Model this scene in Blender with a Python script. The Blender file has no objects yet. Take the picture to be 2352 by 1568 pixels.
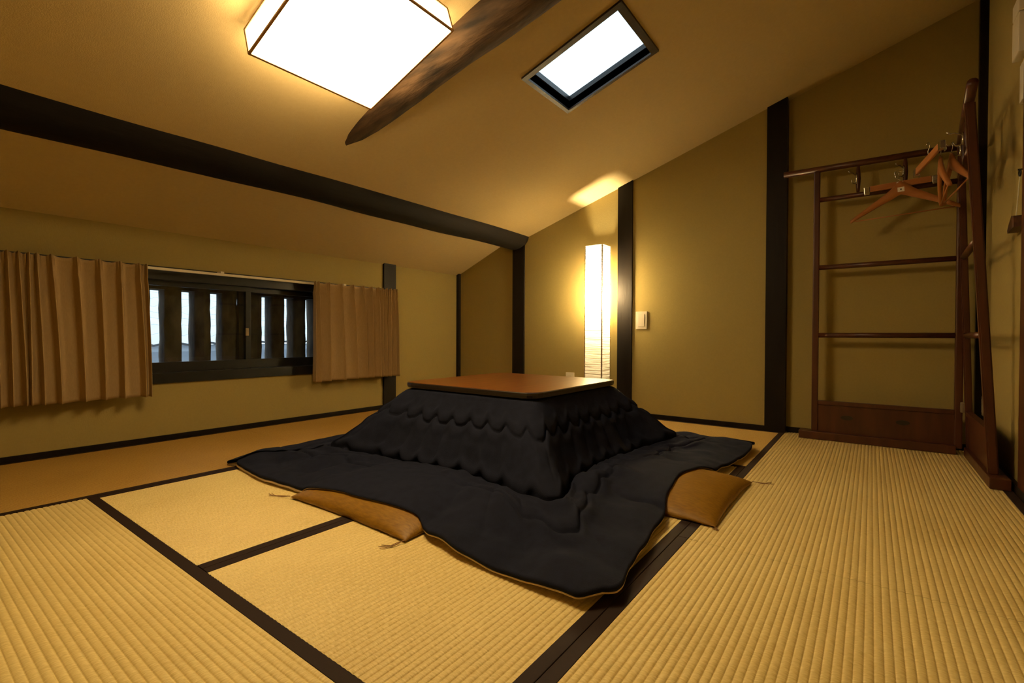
import bpy, bmesh, math, random
from mathutils import Vector, Matrix, noise
random.seed(7)
sc = bpy.context.scene
col = sc.collection
pi = math.pi

# ------------------------------------------------------------------ camera, sky, exposure
YAW, PITCH, ROLL, EYE, FPX = math.radians(36.686), math.radians(-0.641), math.radians(0.222), 0.60, 1108.6
fw = Vector((math.cos(PITCH)*math.cos(YAW), math.cos(PITCH)*math.sin(YAW), math.sin(PITCH)))
rt = Vector((math.sin(YAW), -math.cos(YAW), 0)); up = rt.cross(fw)
c_, s_ = math.cos(ROLL), math.sin(ROLL)
r2, u2 = c_*rt + s_*up, -s_*rt + c_*up
cam_d = bpy.data.cameras.new('camera'); cam = bpy.data.objects.new('camera', cam_d); col.objects.link(cam)
cam.matrix_world = Matrix(((r2.x, u2.x, -fw.x, 0), (r2.y, u2.y, -fw.y, 0), (r2.z, u2.z, -fw.z, EYE), (0, 0, 0, 1)))
cam_d.sensor_fit = 'HORIZONTAL'; cam_d.sensor_width = 36.0; cam_d.lens = FPX/2352*36.0
cam_d.clip_start = 0.02
sc.camera = cam
w = bpy.data.worlds.new('overcast_sky'); sc.world = w; w.use_nodes = True
bg = w.node_tree.nodes['Background']
bg.inputs[0].default_value = (0.80, 0.92, 1.0, 1); bg.inputs[1].default_value = 2.6
LAMP_L = 37.0                       # radiance of the ceiling lamp's paper
BULB_W = 115.0                       # bulb inside the floor lamp
WARM = (1.0, 0.70, 0.33)
sc.view_settings.view_transform = 'Standard'; sc.view_settings.look = 'None'
sc.view_settings.gamma = 1.0; sc.view_settings.use_curve_mapping = False
sc.view_settings.exposure = 0.0
try:
    sc.cycles.use_denoising = True
    sc.cycles.max_bounces = 8
    sc.cycles.sample_clamp_indirect = 6.0
except Exception:
    pass

# ------------------------------------------------------------------ room measures
XB, YW, YC, XF = 3.45, 3.22, -0.47, -0.47        # back wall, window wall, rack wall, wall behind the camera
XB2 = 3.50
def z_up(y): return 2.2317 - 0.322*y             # upper slope of the ceiling
def z_low(y): return 1.185 + 0.43*(YW - y)       # lower slope towards the eaves

# ------------------------------------------------------------------ materials
def new_mat(name):
    m = bpy.data.materials.new(name); m.use_nodes = True
    nt = m.node_tree
    return m, nt, nt.nodes['Principled BSDF']
def N(nt, t, **kw):
    n = nt.nodes.new(t)
    for k, v in kw.items():
        if k.startswith('i_'): n.inputs[k[2:].replace('_', ' ')].default_value = v
        else: setattr(n, k, v)
    return n
def mat(name, c1, c2=None, rough=0.6, scale=8, stretch=(1, 1, 1), bump=0.0, bscale=None, detail=4, metal=0, spec=0.5, sheen=0, coat=0, bstretch=None):
    m, nt, b = new_mat(name); L = nt.links
    b.inputs['Roughness'].default_value = rough; b.inputs['Metallic'].default_value = metal
    b.inputs['Specular IOR Level'].default_value = spec
    if sheen: b.inputs['Sheen Weight'].default_value = sheen
    if coat: b.inputs['Coat Weight'].default_value = coat
    c2 = c2 or tuple(x*0.85 for x in c1)
    tc = N(nt, 'ShaderNodeTexCoord'); mp = N(nt, 'ShaderNodeMapping'); mp.inputs['Scale'].default_value = stretch
    L.new(tc.outputs['Object'], mp.inputs['Vector'])
    nz = N(nt, 'ShaderNodeTexNoise', i_Scale=scale, i_Detail=detail); L.new(mp.outputs[0], nz.inputs['Vector'])
    rp = N(nt, 'ShaderNodeValToRGB')
    rp.color_ramp.elements[0].position = 0.3; rp.color_ramp.elements[1].position = 0.7
    rp.color_ramp.elements[0].color = (*c2, 1); rp.color_ramp.elements[1].color = (*c1, 1)
    L.new(nz.outputs['Fac'], rp.inputs[0]); L.new(rp.outputs[0], b.inputs['Base Color'])
    if bump:
        n2 = N(nt, 'ShaderNodeTexNoise', i_Scale=bscale or scale*6, i_Detail=3)
        mp2 = N(nt, 'ShaderNodeMapping'); mp2.inputs['Scale'].default_value = bstretch or stretch
        L.new(tc.outputs['Object'], mp2.inputs['Vector']); L.new(mp2.outputs[0], n2.inputs['Vector'])
        bp = N(nt, 'ShaderNodeBump', i_Strength=bump, i_Distance=0.004)
        L.new(n2.outputs['Fac'], bp.inputs['Height']); L.new(bp.outputs[0], b.inputs['Normal'])
    return m
M = {}
M['wall'] = mat('olive_wall_paper', (0.35, 0.275, 0.098), (0.33, 0.26, 0.092), 0.85, 90, bump=0.25, bscale=260, bstretch=(1, 1, .35), spec=.2)
M['ceil'] = mat('tan_ceiling_paper', (0.58, 0.46, 0.235), (0.555, 0.435, 0.22), 0.9, 60, bump=0.25, bscale=240, spec=.2)
M['dark'] = mat('black_brown_timber', (0.010, 0.007, 0.005), (0.006, 0.004, 0.003), 0.5, 14, (1, 1, .12), bump=0.3, bscale=60, spec=.12)
M['beam'] = mat('adzed_black_beam', (0.008, 0.0058, 0.0040), (0.0045, 0.0033, 0.0024), 0.75, 12, (.15, 1, 1), bump=0.6, bscale=35, bstretch=(.2, 1, 1), spec=.12)
M['log'] = mat('weathered_log', (0.090, 0.052, 0.026), (0.014, 0.009, 0.006), 0.75, 26, (1, .12, 1), bump=1.0, bscale=60, bstretch=(1, .12, 1), spec=.2, detail=8)
M['frame'] = mat('black_window_frame', (0.010, 0.009, 0.009), (0.006, 0.006, 0.006), 0.4, 20, (1, 1, 1), spec=.35)
M['skyframe'] = mat('skylight_timber', (0.040, 0.024, 0.013), (0.018, 0.011, 0.007), 0.5, 20, (1, .2, 1), bump=.3, spec=.35)
M['heri'] = mat('brown_black_border_cloth', (0.019, 0.0075, 0.0045), (0.013, 0.0055, 0.0035), 0.75, 300, bump=0.2, bscale=900, spec=.25)
M['rack'] = mat('red_brown_rack_wood', (0.085, 0.026, 0.012), (0.050, 0.015, 0.008), 0.35, 22, (1, 1, .2), bump=0.15, bscale=60, spec=.4)
M['hanger'] = mat('orange_hanger_wood', (0.42, 0.17, 0.055), (0.34, 0.13, 0.04), 0.4, 30, (1, .3, 1), spec=.4)
M['steel'] = mat('chrome', (0.75, 0.74, 0.72), (0.7, 0.7, 0.68), 0.22, 5, metal=1)
M['iron'] = mat('black_iron', (0.02, 0.02, 0.02), (0.015, 0.015, 0.015), 0.4, 9, metal=.4)
M['plastic'] = mat('ivory_plastic', (0.80, 0.74, 0.62), (0.78, 0.72, 0.60), 0.45, 5)
M['paper'] = mat('label_paper', (0.80, 0.77, 0.68), (0.78, 0.75, 0.66), 0.8, 40)
M['ink'] = mat('label_ink', (0.03, 0.03, 0.03), (0.02, 0.02, 0.02), 0.8, 40)
M['curtain'] = mat('beige_curtain_cloth', (0.44, 0.315, 0.16), (0.39, 0.275, 0.135), 0.9, 220, (1, 1, .25), bump=0.3, bscale=700, spec=.15)
M['edge'] = mat('black_table_edge', (0.012, 0.008, 0.006), None, 0.35, 9)
M['quilt'] = mat('navy_quilt_cotton', (0.0125, 0.0150, 0.0300), (0.0090, 0.0108, 0.0220), 0.95, 30, bump=0.35, bscale=420, spec=.08)
M['lining'] = mat('cream_quilt_lining', (0.60, 0.47, 0.30), (0.52, 0.40, 0.25), 0.9, 40, spec=.15)
M['zabuton'] = mat('gold_brown_cushion_cloth', (0.255, 0.132, 0.010), (0.170, 0.083, 0.006), 0.45, 160, (1, .2, 1), bump=0.25, bscale=600, bstretch=(1, .2, 1), spec=.3)
M['thread'] = mat('brown_thread', (0.20, 0.10, 0.03), None, 0.8, 30)
M['lampwood'] = mat('pale_lamp_wood', (0.42, 0.23, 0.09), (0.33, 0.17, 0.06), 0.5, 20, (1, .2, 1))
M['mud'] = mat('weathered_lattice_clay', (0.105, 0.080, 0.060), (0.030, 0.023, 0.018), 0.9, 14, (1, 1, .5), bump=.8, bscale=40, spec=.1)
M['tile'] = mat('grey_roof_tile', (0.62, 0.64, 0.68), (0.55, 0.57, 0.60), 0.6, 6)
M['tilegap'] = mat('tile_lip_gap_shade', (0.05, 0.055, 0.065), None, 0.8, 6)  # dark mortar lip, with the shadow gap under each course painted in
M['plaster'] = mat('grey_outer_plaster', (0.26, 0.29, 0.34), (0.22, 0.25, 0.30), 0.9, 3)
M['ledge'] = mat('pale_outer_ledge', (0.50, 0.48, 0.43), (0.44, 0.42, 0.38), 0.9, 5)
M['brass'] = mat('pale_hinge_metal', (0.22, 0.17, 0.11), (0.18, 0.14, 0.09), 0.5, 20, metal=.4)
M['orna'] = mat('dark_ornament_wood', (0.12, 0.045, 0.02), (0.03, 0.015, 0.01), 0.5, 40)
M['cord'] = mat('pale_cord', (0.75, 0.70, 0.55), None, 0.7, 40)
M['sub'] = mat('sub_floor', (0.05, 0.035, 0.02), None, 0.8, 6)

def table_mat():
    m, nt, b = new_mat('red_brown_table_veneer'); L = nt.links
    b.inputs['Roughness'].default_value = 0.30; b.inputs['Specular IOR Level'].default_value = 0.5
    tc = N(nt, 'ShaderNodeTexCoord'); mp = N(nt, 'ShaderNodeMapping'); mp.inputs['Scale'].default_value = (3.0, 40, 1)
    L.new(tc.outputs['Object'], mp.inputs['Vector'])
    nz = N(nt, 'ShaderNodeTexNoise', i_Scale=1.6, i_Detail=6); L.new(mp.outputs[0], nz.inputs['Vector'])
    rp = N(nt, 'ShaderNodeValToRGB'); e = rp.color_ramp.elements
    e[0].position, e[1].position = 0.35, 0.68
    e[0].color, e[1].color = (0.105, 0.031, 0.005, 1), (0.190, 0.063, 0.010, 1)
    L.new(nz.outputs['Fac'], rp.inputs[0]); L.new(rp.outputs[0], b.inputs['Base Color'])
    bp = N(nt, 'ShaderNodeBump', i_Strength=0.06, i_Distance=0.002)
    L.new(nz.outputs['Fac'], bp.inputs['Height']); L.new(bp.outputs[0], b.inputs['Normal'])
    return m
M['table'] = table_mat()

def tatami_mat_(name, c1, c2, along):      # along = axis of the ribs; the rush runs across them
    m, nt, b = new_mat(name); L = nt.links
    b.inputs['Roughness'].default_value = 0.50; b.inputs['Specular IOR Level'].default_value = 0.35
    tc = N(nt, 'ShaderNodeTexCoord')
    def noise_(sx, sy, scale, detail=3):
        mp = N(nt, 'ShaderNodeMapping'); mp.inputs['Scale'].default_value = (sx, sy, 1)
        L.new(tc.outputs['Object'], mp.inputs['Vector'])
        n = N(nt, 'ShaderNodeTexNoise', i_Scale=scale, i_Detail=detail); L.new(mp.outputs[0], n.inputs['Vector']); return n
    f = noise_(900, 66, 1.0, 2) if along == 'x' else noise_(66, 900, 1.0, 2)      # rush blades across the rib
    g = noise_(260, 64.5, 1.0, 1) if along == 'x' else noise_(64.5, 260, 1.0, 1)
    h = noise_(1, 1, 2.4, 3)
    rp = N(nt, 'ShaderNodeValToRGB'); e = rp.color_ramp.elements
    e[0].position, e[1].position = 0.37, 0.61
    e[0].color, e[1].color = (*c2, 1), (*c1, 1)
    ma = N(nt, 'ShaderNodeMath', operation='MULTIPLY_ADD'); L.new(f.outputs['Fac'], ma.inputs[0]); ma.inputs[1].default_value = .40
    mb = N(nt, 'ShaderNodeMath', operation='MULTIPLY_ADD'); L.new(g.outputs['Fac'], mb.inputs[0]); mb.inputs[1].default_value = .36
    mc = N(nt, 'ShaderNodeMath', operation='MULTIPLY'); L.new(h.outputs['Fac'], mc.inputs[0]); mc.inputs[1].default_value = .24
    L.new(mc.outputs[0], mb.inputs[2]); L.new(mb.outputs[0], ma.inputs[2]); L.new(ma.outputs[0], rp.inputs[0])
    L.new(rp.outputs[0], b.inputs['Base Color'])
    bp = N(nt, 'ShaderNodeBump', i_Strength=0.35, i_Distance=0.0012)
    L.new(f.outputs['Fac'], bp.inputs['Height']); L.new(bp.outputs[0], b.inputs['Normal'])
    return m
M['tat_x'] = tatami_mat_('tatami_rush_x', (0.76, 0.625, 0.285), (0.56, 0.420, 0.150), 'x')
M['tat_w'] = tatami_mat_('tatami_rush_worn', (0.42, 0.26, 0.065), (0.31, 0.175, 0.034), 'x')  # darker copy of the rush; dimming at grazing view painted into the colour
M['tat_e'] = tatami_mat_('tatami_rush_dimmed_y', (0.60, 0.43, 0.14), (0.46, 0.295, 0.080), 'y')  # far mat: same painted-in dimming, ribs the other way
M['tat_y'] = tatami_mat_('tatami_rush_y', (0.76, 0.625, 0.285), (0.56, 0.420, 0.150), 'y')

def glow_mat(name, colr, strength):
    m = bpy.data.materials.new(name); m.use_nodes = True; nt = m.node_tree
    nt.nodes.remove(nt.nodes['Principled BSDF'])
    e = N(nt, 'ShaderNodeEmission'); e.inputs[0].default_value = (*colr, 1); e.inputs[1].default_value = strength
    nt.links.new(e.outputs[0], nt.nodes['Material Output'].inputs[0])
    return m
M['glow'] = glow_mat('lit_lamp_paper', WARM, LAMP_L)
M['glow_side'] = glow_mat('lit_lamp_side_paper', WARM, LAMP_L*.55)

def paper_mat():
    m = bpy.data.materials.new('crinkled_lamp_paper'); m.use_nodes = True; nt = m.node_tree; L = nt.links
    nt.nodes.remove(nt.nodes['Principled BSDF'])
    tc = N(nt, 'ShaderNodeTexCoord'); mp = N(nt, 'ShaderNodeMapping'); mp.inputs['Scale'].default_value = (5, 5, 90)
    nz = N(nt, 'ShaderNodeTexNoise', i_Scale=1.3, i_Detail=4); L.new(tc.outputs['Object'], mp.inputs['Vector']); L.new(mp.outputs[0], nz.inputs['Vector'])
    rp = N(nt, 'ShaderNodeValToRGB'); e = rp.color_ramp.elements
    e[0].position, e[1].position = 0.3, 0.65
    e[0].color, e[1].color = (0.70, 0.64, 0.50, 1), (0.95, 0.92, 0.80, 1)
    L.new(nz.outputs['Fac'], rp.inputs[0])
    d = N(nt, 'ShaderNodeBsdfDiffuse'); t = N(nt, 'ShaderNodeBsdfTranslucent'); mx = N(nt, 'ShaderNodeMixShader'); mx.inputs[0].default_value = 0.82
    bp = N(nt, 'ShaderNodeBump', i_Strength=0.8, i_Distance=0.004); L.new(nz.outputs['Fac'], bp.inputs['Height'])
    for s in (d, t):
        L.new(rp.outputs[0], s.inputs['Color']); L.new(bp.outputs[0], s.inputs['Normal'])
    L.new(d.outputs[0], mx.inputs[1]); L.new(t.outputs[0], mx.inputs[2])
    L.new(mx.outputs[0], nt.nodes['Material Output'].inputs[0])
    return m
M['shade'] = paper_mat()

def glass_mat():
    m = bpy.data.materials.new('window_glass'); m.use_nodes = True; nt = m.node_tree; L = nt.links
    nt.nodes.remove(nt.nodes['Principled BSDF'])
    t = N(nt, 'ShaderNodeBsdfTransparent'); t.inputs[0].default_value = (0.90, 0.95, 0.97, 1)
    g = N(nt, 'ShaderNodeBsdfGlossy'); g.inputs['Roughness'].default_value = 0.02
    mx = N(nt, 'ShaderNodeMixShader'); mx.inputs[0].default_value = 0.035; L.new(t.outputs[0], mx.inputs[1]); L.new(g.outputs[0], mx.inputs[2])
    L.new(mx.outputs[0], nt.nodes['Material Output'].inputs[0])
    return m
M['glass'] = glass_mat()

# ------------------------------------------------------------------ mesh helpers
def obj(name, me, m, parent=None, smooth=False):
    o = bpy.data.objects.new(name, me); col.objects.link(o)
    if m: me.materials.append(M[m])
    if parent: o.parent = parent
    if smooth: me.shade_smooth()
    return o
def mesh(V, Fc):
    me = bpy.data.meshes.new('m'); me.from_pydata([tuple(v) for v in V], [], Fc); me.update(); return me
def bm_mesh(bm):
    me = bpy.data.meshes.new('m'); bmesh.ops.recalc_face_normals(bm, faces=bm.faces); bm.to_mesh(me); bm.free(); return me
def box_bm(bm, x0, x1, y0, y1, z0, z1, bev=0.0, mtx=None):
    r = bmesh.ops.create_cube(bm, size=1)
    vs = r['verts']
    for v in vs:
        v.co = Vector((x0+(x1-x0)*(v.co.x+.5), y0+(y1-y0)*(v.co.y+.5), z0+(z1-z0)*(v.co.z+.5)))
        if mtx: v.co = mtx @ v.co
    if bev:
        es = {e for v in vs for e in v.link_edges}
        bmesh.ops.bevel(bm, geom=list(es), offset=bev, segments=2, affect='EDGES', profile=.6)
def box(x0, x1, y0, y1, z0, z1, bev=0.0, mtx=None):
    bm = bmesh.new(); box_bm(bm, x0, x1, y0, y1, z0, z1, bev, mtx); return bm_mesh(bm)
def tube_bm(bm, pts, rad, seg=10, cap=True):
    pts = [Vector(p) for p in pts]; rings = []
    n = len(pts)
    ref = Vector((0, 0, 1))
    t0 = (pts[1]-pts[0]).normalized()
    if abs(t0.dot(ref)) > .9: ref = Vector((1, 0, 0))
    a = t0.cross(ref).normalized()
    for i, p in enumerate(pts):
        t = (pts[min(i+1, n-1)]-pts[max(i-1, 0)]).normalized()
        a = (a - t*a.dot(t)).normalized(); b = t.cross(a)
        r = rad[i] if isinstance(rad, (list, tuple)) else rad
        rings.append([bm.verts.new(p + a*(r*math.cos(2*pi*k/seg)) + b*(r*math.sin(2*pi*k/seg))) for k in range(seg)])
    for i in range(n-1):
        for k in range(seg):
            bm.faces.new((rings[i][k], rings[i][(k+1) % seg], rings[i+1][(k+1) % seg], rings[i+1][k]))
    if cap:
        bm.faces.new(rings[0][::-1]); bm.faces.new(rings[-1])
def tube(pts, rad, seg=10, cap=True):
    bm = bmesh.new(); tube_bm(bm, pts, rad, seg, cap); return bm_mesh(bm)
def prism(poly, axis, a, b):        # polygon in the two other axes, extruded along axis
    V = []
    for v in (a, b):
        for p, q in poly:
            V.append({'x': (v, p, q), 'y': (p, v, q), 'z': (p, q, v)}[axis])
    n = len(poly)
    Fc = [tuple(range(n)), tuple(range(2*n-1, n-1, -1))] + [(i, (i+1) % n, n+(i+1) % n, n+i) for i in range(n)]
    bm = bmesh.new(); bm.from_mesh(mesh(V, Fc)); return bm_mesh(bm)
def thing(name, label, cat, loc=(0, 0, 0), group=None):
    o = bpy.data.objects.new(name, None); col.objects.link(o); o.location = loc
    o.empty_display_size = .05
    tag(o, label, cat, group); return o
def tag(o, label, cat, group=None):
    o['label'] = label; o['category'] = cat
    if group: o['group'] = group
    return o
def struct(o): o['kind'] = 'structure'; return o
def at(me, x, y, z):                # move mesh data so the object's origin can sit at its parent
    for v in me.vertices: v.co -= Vector((x, y, z))
    return me
def part(name, me, m, root, smooth=False, label=None):
    L = root
    off = Vector((0, 0, 0))
    while L: off += L.location; L = L.parent
    at(me, *off)
    o = obj(name, me, m, root, smooth)
    if label: o['label'] = label
    return o

# ------------------------------------------------------------------ floor of tatami mats
floor = struct(obj('floor', box(XF-.1, XB2+.1, YC-.1, YW+.1, -.12, -.045), 'sub'))
RIB = 0.0152
def make_mat(x0, x1, y0, y1, along, lo=True, hi=True, m=None):
    g = 0.0008
    x0, x1, y0, y1 = x0+g, x1-g, y0+g, y1-g
    B = 0.030
    a0, a1 = (y0, y1) if along == 'x' else (x0, x1)           # across
    l0, l1 = (x0, x1) if along == 'x' else (y0, y1)           # along
    b0, b1 = a0+(B-.004 if lo else 0), a1-(B-.004 if hi else 0)
    nr = int(round((b1-b0)/RIB)); st = (b1-b0)/nr
    prof = []
    for i in range(nr):
        for q, h in ((0, -.0027), (.07, -.0012), (.22, -.0003), (.5, .0002), (.78, -.0003), (.93, -.0012)):
            prof.append((b0+(i+q)*st, h))
    prof.append((b1, -.0027))
    V, Fc = [], []
    for l in (l0, l1):
        for a, h in prof: V.append((l, a, h) if along == 'x' else (a, l, h))
    n = len(prof)
    for i in range(n-1):
        f = (i, n+i, n+i+1, i+1)
        Fc.append(f if along == 'y' else f[::-1])
    k = len(V)                                                # sides and underside
    for z in (-.0027, -.045):
        for a, l in ((b0, l0), (b0, l1), (b1, l1), (b1, l0)): V.append((l, a, z) if along == 'x' else (a, l, z))
    Fc += [(k+i, k+(i+1) % 4, k+4+(i+1) % 4, k+4+i) for i in range(4)] + [(k+7, k+6, k+5, k+4)]
    o = obj('tatami_mat', mesh(V, Fc), m or 'tat_'+along, floor, smooth=True)
    for on, e0, e1 in ((lo, a0, a0+B), (hi, a1-B, a1)):
        if on:
            me = box(l0, l1, e0, e1, -.044, .0012, .0012) if along == 'x' else box(e0, e1, l0, l1, -.044, .0012, .0012)
            obj('cloth_border', me, 'heri', o)
make_mat(XF, .513, .462, 2.30, 'y')
make_mat(.513, 2.41, 1.37, 2.30, 'x')
make_mat(.513, 2.41, .462, 1.37, 'x')
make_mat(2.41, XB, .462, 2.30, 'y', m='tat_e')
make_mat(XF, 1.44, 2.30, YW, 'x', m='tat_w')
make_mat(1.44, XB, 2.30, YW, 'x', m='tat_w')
make_mat(XF, 1.46, YC+.02, .462, 'x')
make_mat(1.46, XB2, YC+.02, .462, 'x')

# ------------------------------------------------------------------ walls and ceiling
YK = 2.52
WX0, WX1, WZ0, WZ1 = 0.26, 2.545, 0.325, 0.985               # window opening
bm = bmesh.new()
T = .11
box_bm(bm, XF-.1, WX0, YW, YW+T, -.1, 1.5); box_bm(bm, WX1, XB+.1, YW, YW+T, -.1, 1.5)
box_bm(bm, WX0, WX1, YW, YW+T, -.1, WZ0); box_bm(bm, WX0, WX1, YW, YW+T, WZ1, 1.5)
struct(obj('wall_left', bm_mesh(bm), 'wall'))
bm = bmesh.new()
for ya, yb, xw in ((YC-.1, .44, XB2), (.44, YK, XB)):
    V = [bm.verts.new((x, y, z)) for x in (xw, XB2+.1) for y, z in ((ya, -.1), (yb, -.1), (yb, z_up(yb)+.03), (ya, z_up(ya)+.03))]
    for f in ((3, 2, 1, 0), (4, 5, 6, 7), (0, 1, 5, 4), (1, 2, 6, 5), (2, 3, 7, 6), (3, 0, 4, 7)): bm.faces.new([V[i] for i in f])
V = [bm.verts.new((x, y, z)) for x in (XB, XB2+.1) for y, z in ((YK, -.1), (YW+.1, -.1), (YW+.1, z_low(YW+.1)+.03), (YK, z_low(YK)+.03))]
for f in ((3, 2, 1, 0), (4, 5, 6, 7), (0, 1, 5, 4), (1, 2, 6, 5), (2, 3, 7, 6), (3, 0, 4, 7)): bm.faces.new([V[i] for i in f])
struct(obj('wall_back', bm_mesh(bm), 'wall'))
struct(obj('wall_right', box(XF-.1, XB2+.1, YC-.1, YC, -.1, 2.42), 'wall'))
struct(obj('wall_front', prism([(YC-.1, -.1), (YW+.1, -.1), (YW+.1, z_low(YW+.1)+.03), (YK, z_low(YK)+.03), (YK-.01, z_up(YK)+.03), (YC-.1, z_up(YC-.1)+.03)], 'x', XF-.1, XF), 'wall'))
# ceiling: upper slope with the skylight hole, lower slope behind the beam
SX0, SX1, SY0, SY1 = 1.84, 2.268, .825, 1.322                # skylight outer frame
HX0, HX1, HY0, HY1 = SX0+.030, SX1-.018, SY0+.030, SY1-.018
def slab(bm, x0, x1, y0, y1, fz, th=.045):
    V = [bm.verts.new((x, y, fz(y)+d)) for d in (0, th) for x, y in ((x0, y0), (x1, y0), (x1, y1), (x0, y1))]
    for f in ((0, 1, 2, 3), (7, 6, 5, 4), (0, 4, 5, 1), (1, 5, 6, 2), (2, 6, 7, 3), (3, 7, 4, 0)): bm.faces.new([V[i] for i in f])
bm = bmesh.new()
xa, xb = XF-.1, XB2+.1
slab(bm, xa, HX0, YC-.1, YK, z_up); slab(bm, HX1, xb, YC-.1, YK, z_up)
slab(bm, HX0, HX1, YC-.1, HY0, z_up); slab(bm, HX0, HX1, HY1, YK, z_up)
slab(bm, xa, xb, YK, YW+.2, z_low)
struct(obj('ceiling', bm_mesh(bm), 'ceil'))

def base(name, x0, x1, y0, y1, z1): struct(obj(name, box(x0, x1, y0, y1, -.03, z1, .002), 'dark'))
base('baseboard_left', XF, XB, YW-.008, YW, .030)
bm = bmesh.new()
box_bm(bm, XB-.008, XB, .44, YW, -.03, .034, .002); box_bm(bm, XB2-.010, XB2, YC, .44, -.03, .034, .002)
struct(obj('baseboard_back', bm_mesh(bm), 'dark'))
base('baseboard_right', XF, XB2, YC, YC+.018, .030)

ti = [0]
def trim(me, m='dark'):
    ti[0] += 1
    return struct(obj('trim_%d' % ti[0], me, m))
def postB(y0, y1, proud=.016):
    trim(prism([(y0, -.04), (y1, -.04), (y1, z_up(y1)+.02), (y0, z_up(y0)+.02)] if y1 < 2.4 else [(y0, -.04), (y1, -.04), (y1, 1.50), (y0, 1.50)], 'x', XB-proud, XB2+.02))
postB(.431, .545); postB(1.443, 1.558); postB(2.432, 2.555)
trim(box(2.545, 2.668, YW-.018, YW+.02, -.04, 1.203, .002))                         # post beside the window
trim(box(XB-.030, XB+.01, YW-.030, YW+.01, -.04, 1.205, .002))                      # slim corner post
trim(box(XB2-.03, XB2+.01, YC-.01, YC+.034, -.04, 2.36, .002))                        # corner post behind the rack
trim(box(2.53, 2.64, YC-.01, YC+.016, -.04, 2.36, .002), 'rack')                    # door post

# sliding door next to the door post
door = struct(bpy.data.objects.new('door_1', None)); col.objects.link(door); door.location = (1.72, YC, 0)
part('door_panel', box(.95, 2.51, YC-.01, YC+.006, .03, 1.85), 'wall', door)
for a, b in ((.90, .955), (2.475, 2.53)): part('door_stile', box(a, b, YC-.01, YC+.012, .02, 1.88, .002), 'rack', door)
part('door_lintel', box(.90, 2.53, YC-.01, YC+.016, 1.86, 1.98, .002), 'dark', door)

# ------------------------------------------------------------------ beams
def smooth_poly(P, k=5):
    n = len(P); out = []
    for i in range(n):
        p0, p1, p2, p3 = (Vector(P[(i+j-1) % n]) for j in range(4))
        for s in range(k):
            t = s/k
            out.append(.5*((2*p1)+(-p0+p2)*t+(2*p0-5*p1+4*p2-p3)*t*t+(-p0+3*p1-3*p2+p3)*t**3))
    return out
def make_purlin():
    sect = [(2.394, 1.535), (2.392, 1.455), (2.425, 1.395), (2.480, 1.366), (2.555, 1.366), (2.610, 1.395), (2.630, 1.465), (2.62, 1.60), (2.51, 1.64), (2.42, 1.60)]
    S = smooth_poly(sect, 4); V, Fc = [], []; n = len(S); K = 90
    x0, x1 = XF-.05, XB
    for i in range(K+1):
        x = x0+(x1-x0)*i/K
        dy = .014*noise.noise((x*.9, 3.1, 0)) + .016*(1-min(1, x/2.2)); dz = .012*noise.noise((x*.8, 0, 7.7)) - .012*(1-min(1, max(0, x)/1.2))
        for k, p in enumerate(S):
            r = 1+.05*noise.noise((x*2.2, p.x*9, p.y*9))
            V.append((x, 2.51+(p.x-2.51)*r+dy, 1.5+(p.y-1.5)*r+dz))
    for i in range(K):
        for k in range(n): Fc.append((i*n+k, i*n+(k+1) % n, (i+1)*n+(k+1) % n, (i+1)*n+k))
    Fc += [tuple(range(n))[::-1], tuple(K*n+k for k in range(n))]
    o = obj('ceiling_beam', mesh(V, Fc), 'beam', smooth=True)
    tag(o, 'long black timber beam running above the window from wall post to wall', 'beam')
make_purlin()
def make_log():
    V, Fc = [], []; n, K = 28, 80
    for i in range(K+1):
        y = 2.30-(2.30-YC)*i/K
        cx = 1.448+.030*min(1, max(0, (2.1-y)/1.0)) + .008*noise.noise((y*2, 1, 1))
        cz = 1.87-.222*(y-1.1) + .006*noise.noise((y*2.3, 4, 9))
        R = .096*(1+.10*noise.noise((y*1.3, 9, 2)))
        for k in range(n):
            a = 2*pi*k/n
            r = R*(1+.07*noise.noise((y*1.6, math.cos(a)*1.4, math.sin(a)*1.4)) + .03*noise.noise((y*6, math.cos(a)*4, math.sin(a)*4)))
            V.append((cx+r*math.cos(a), y, cz+r*math.sin(a)))
    for i in range(K):
        for k in range(n): Fc.append((i*n+k, i*n+(k+1) % n, (i+1)*n+(k+1) % n, (i+1)*n+k))
    Fc += [tuple(range(n))[::-1], tuple(K*n+k for k in range(n))]
    o = obj('log_rafter', mesh(V, Fc), 'log', smooth=True)
    tag(o, 'rough round log rafter emerging from the sloped ceiling beside the square lamp', 'beam')
make_log()

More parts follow.
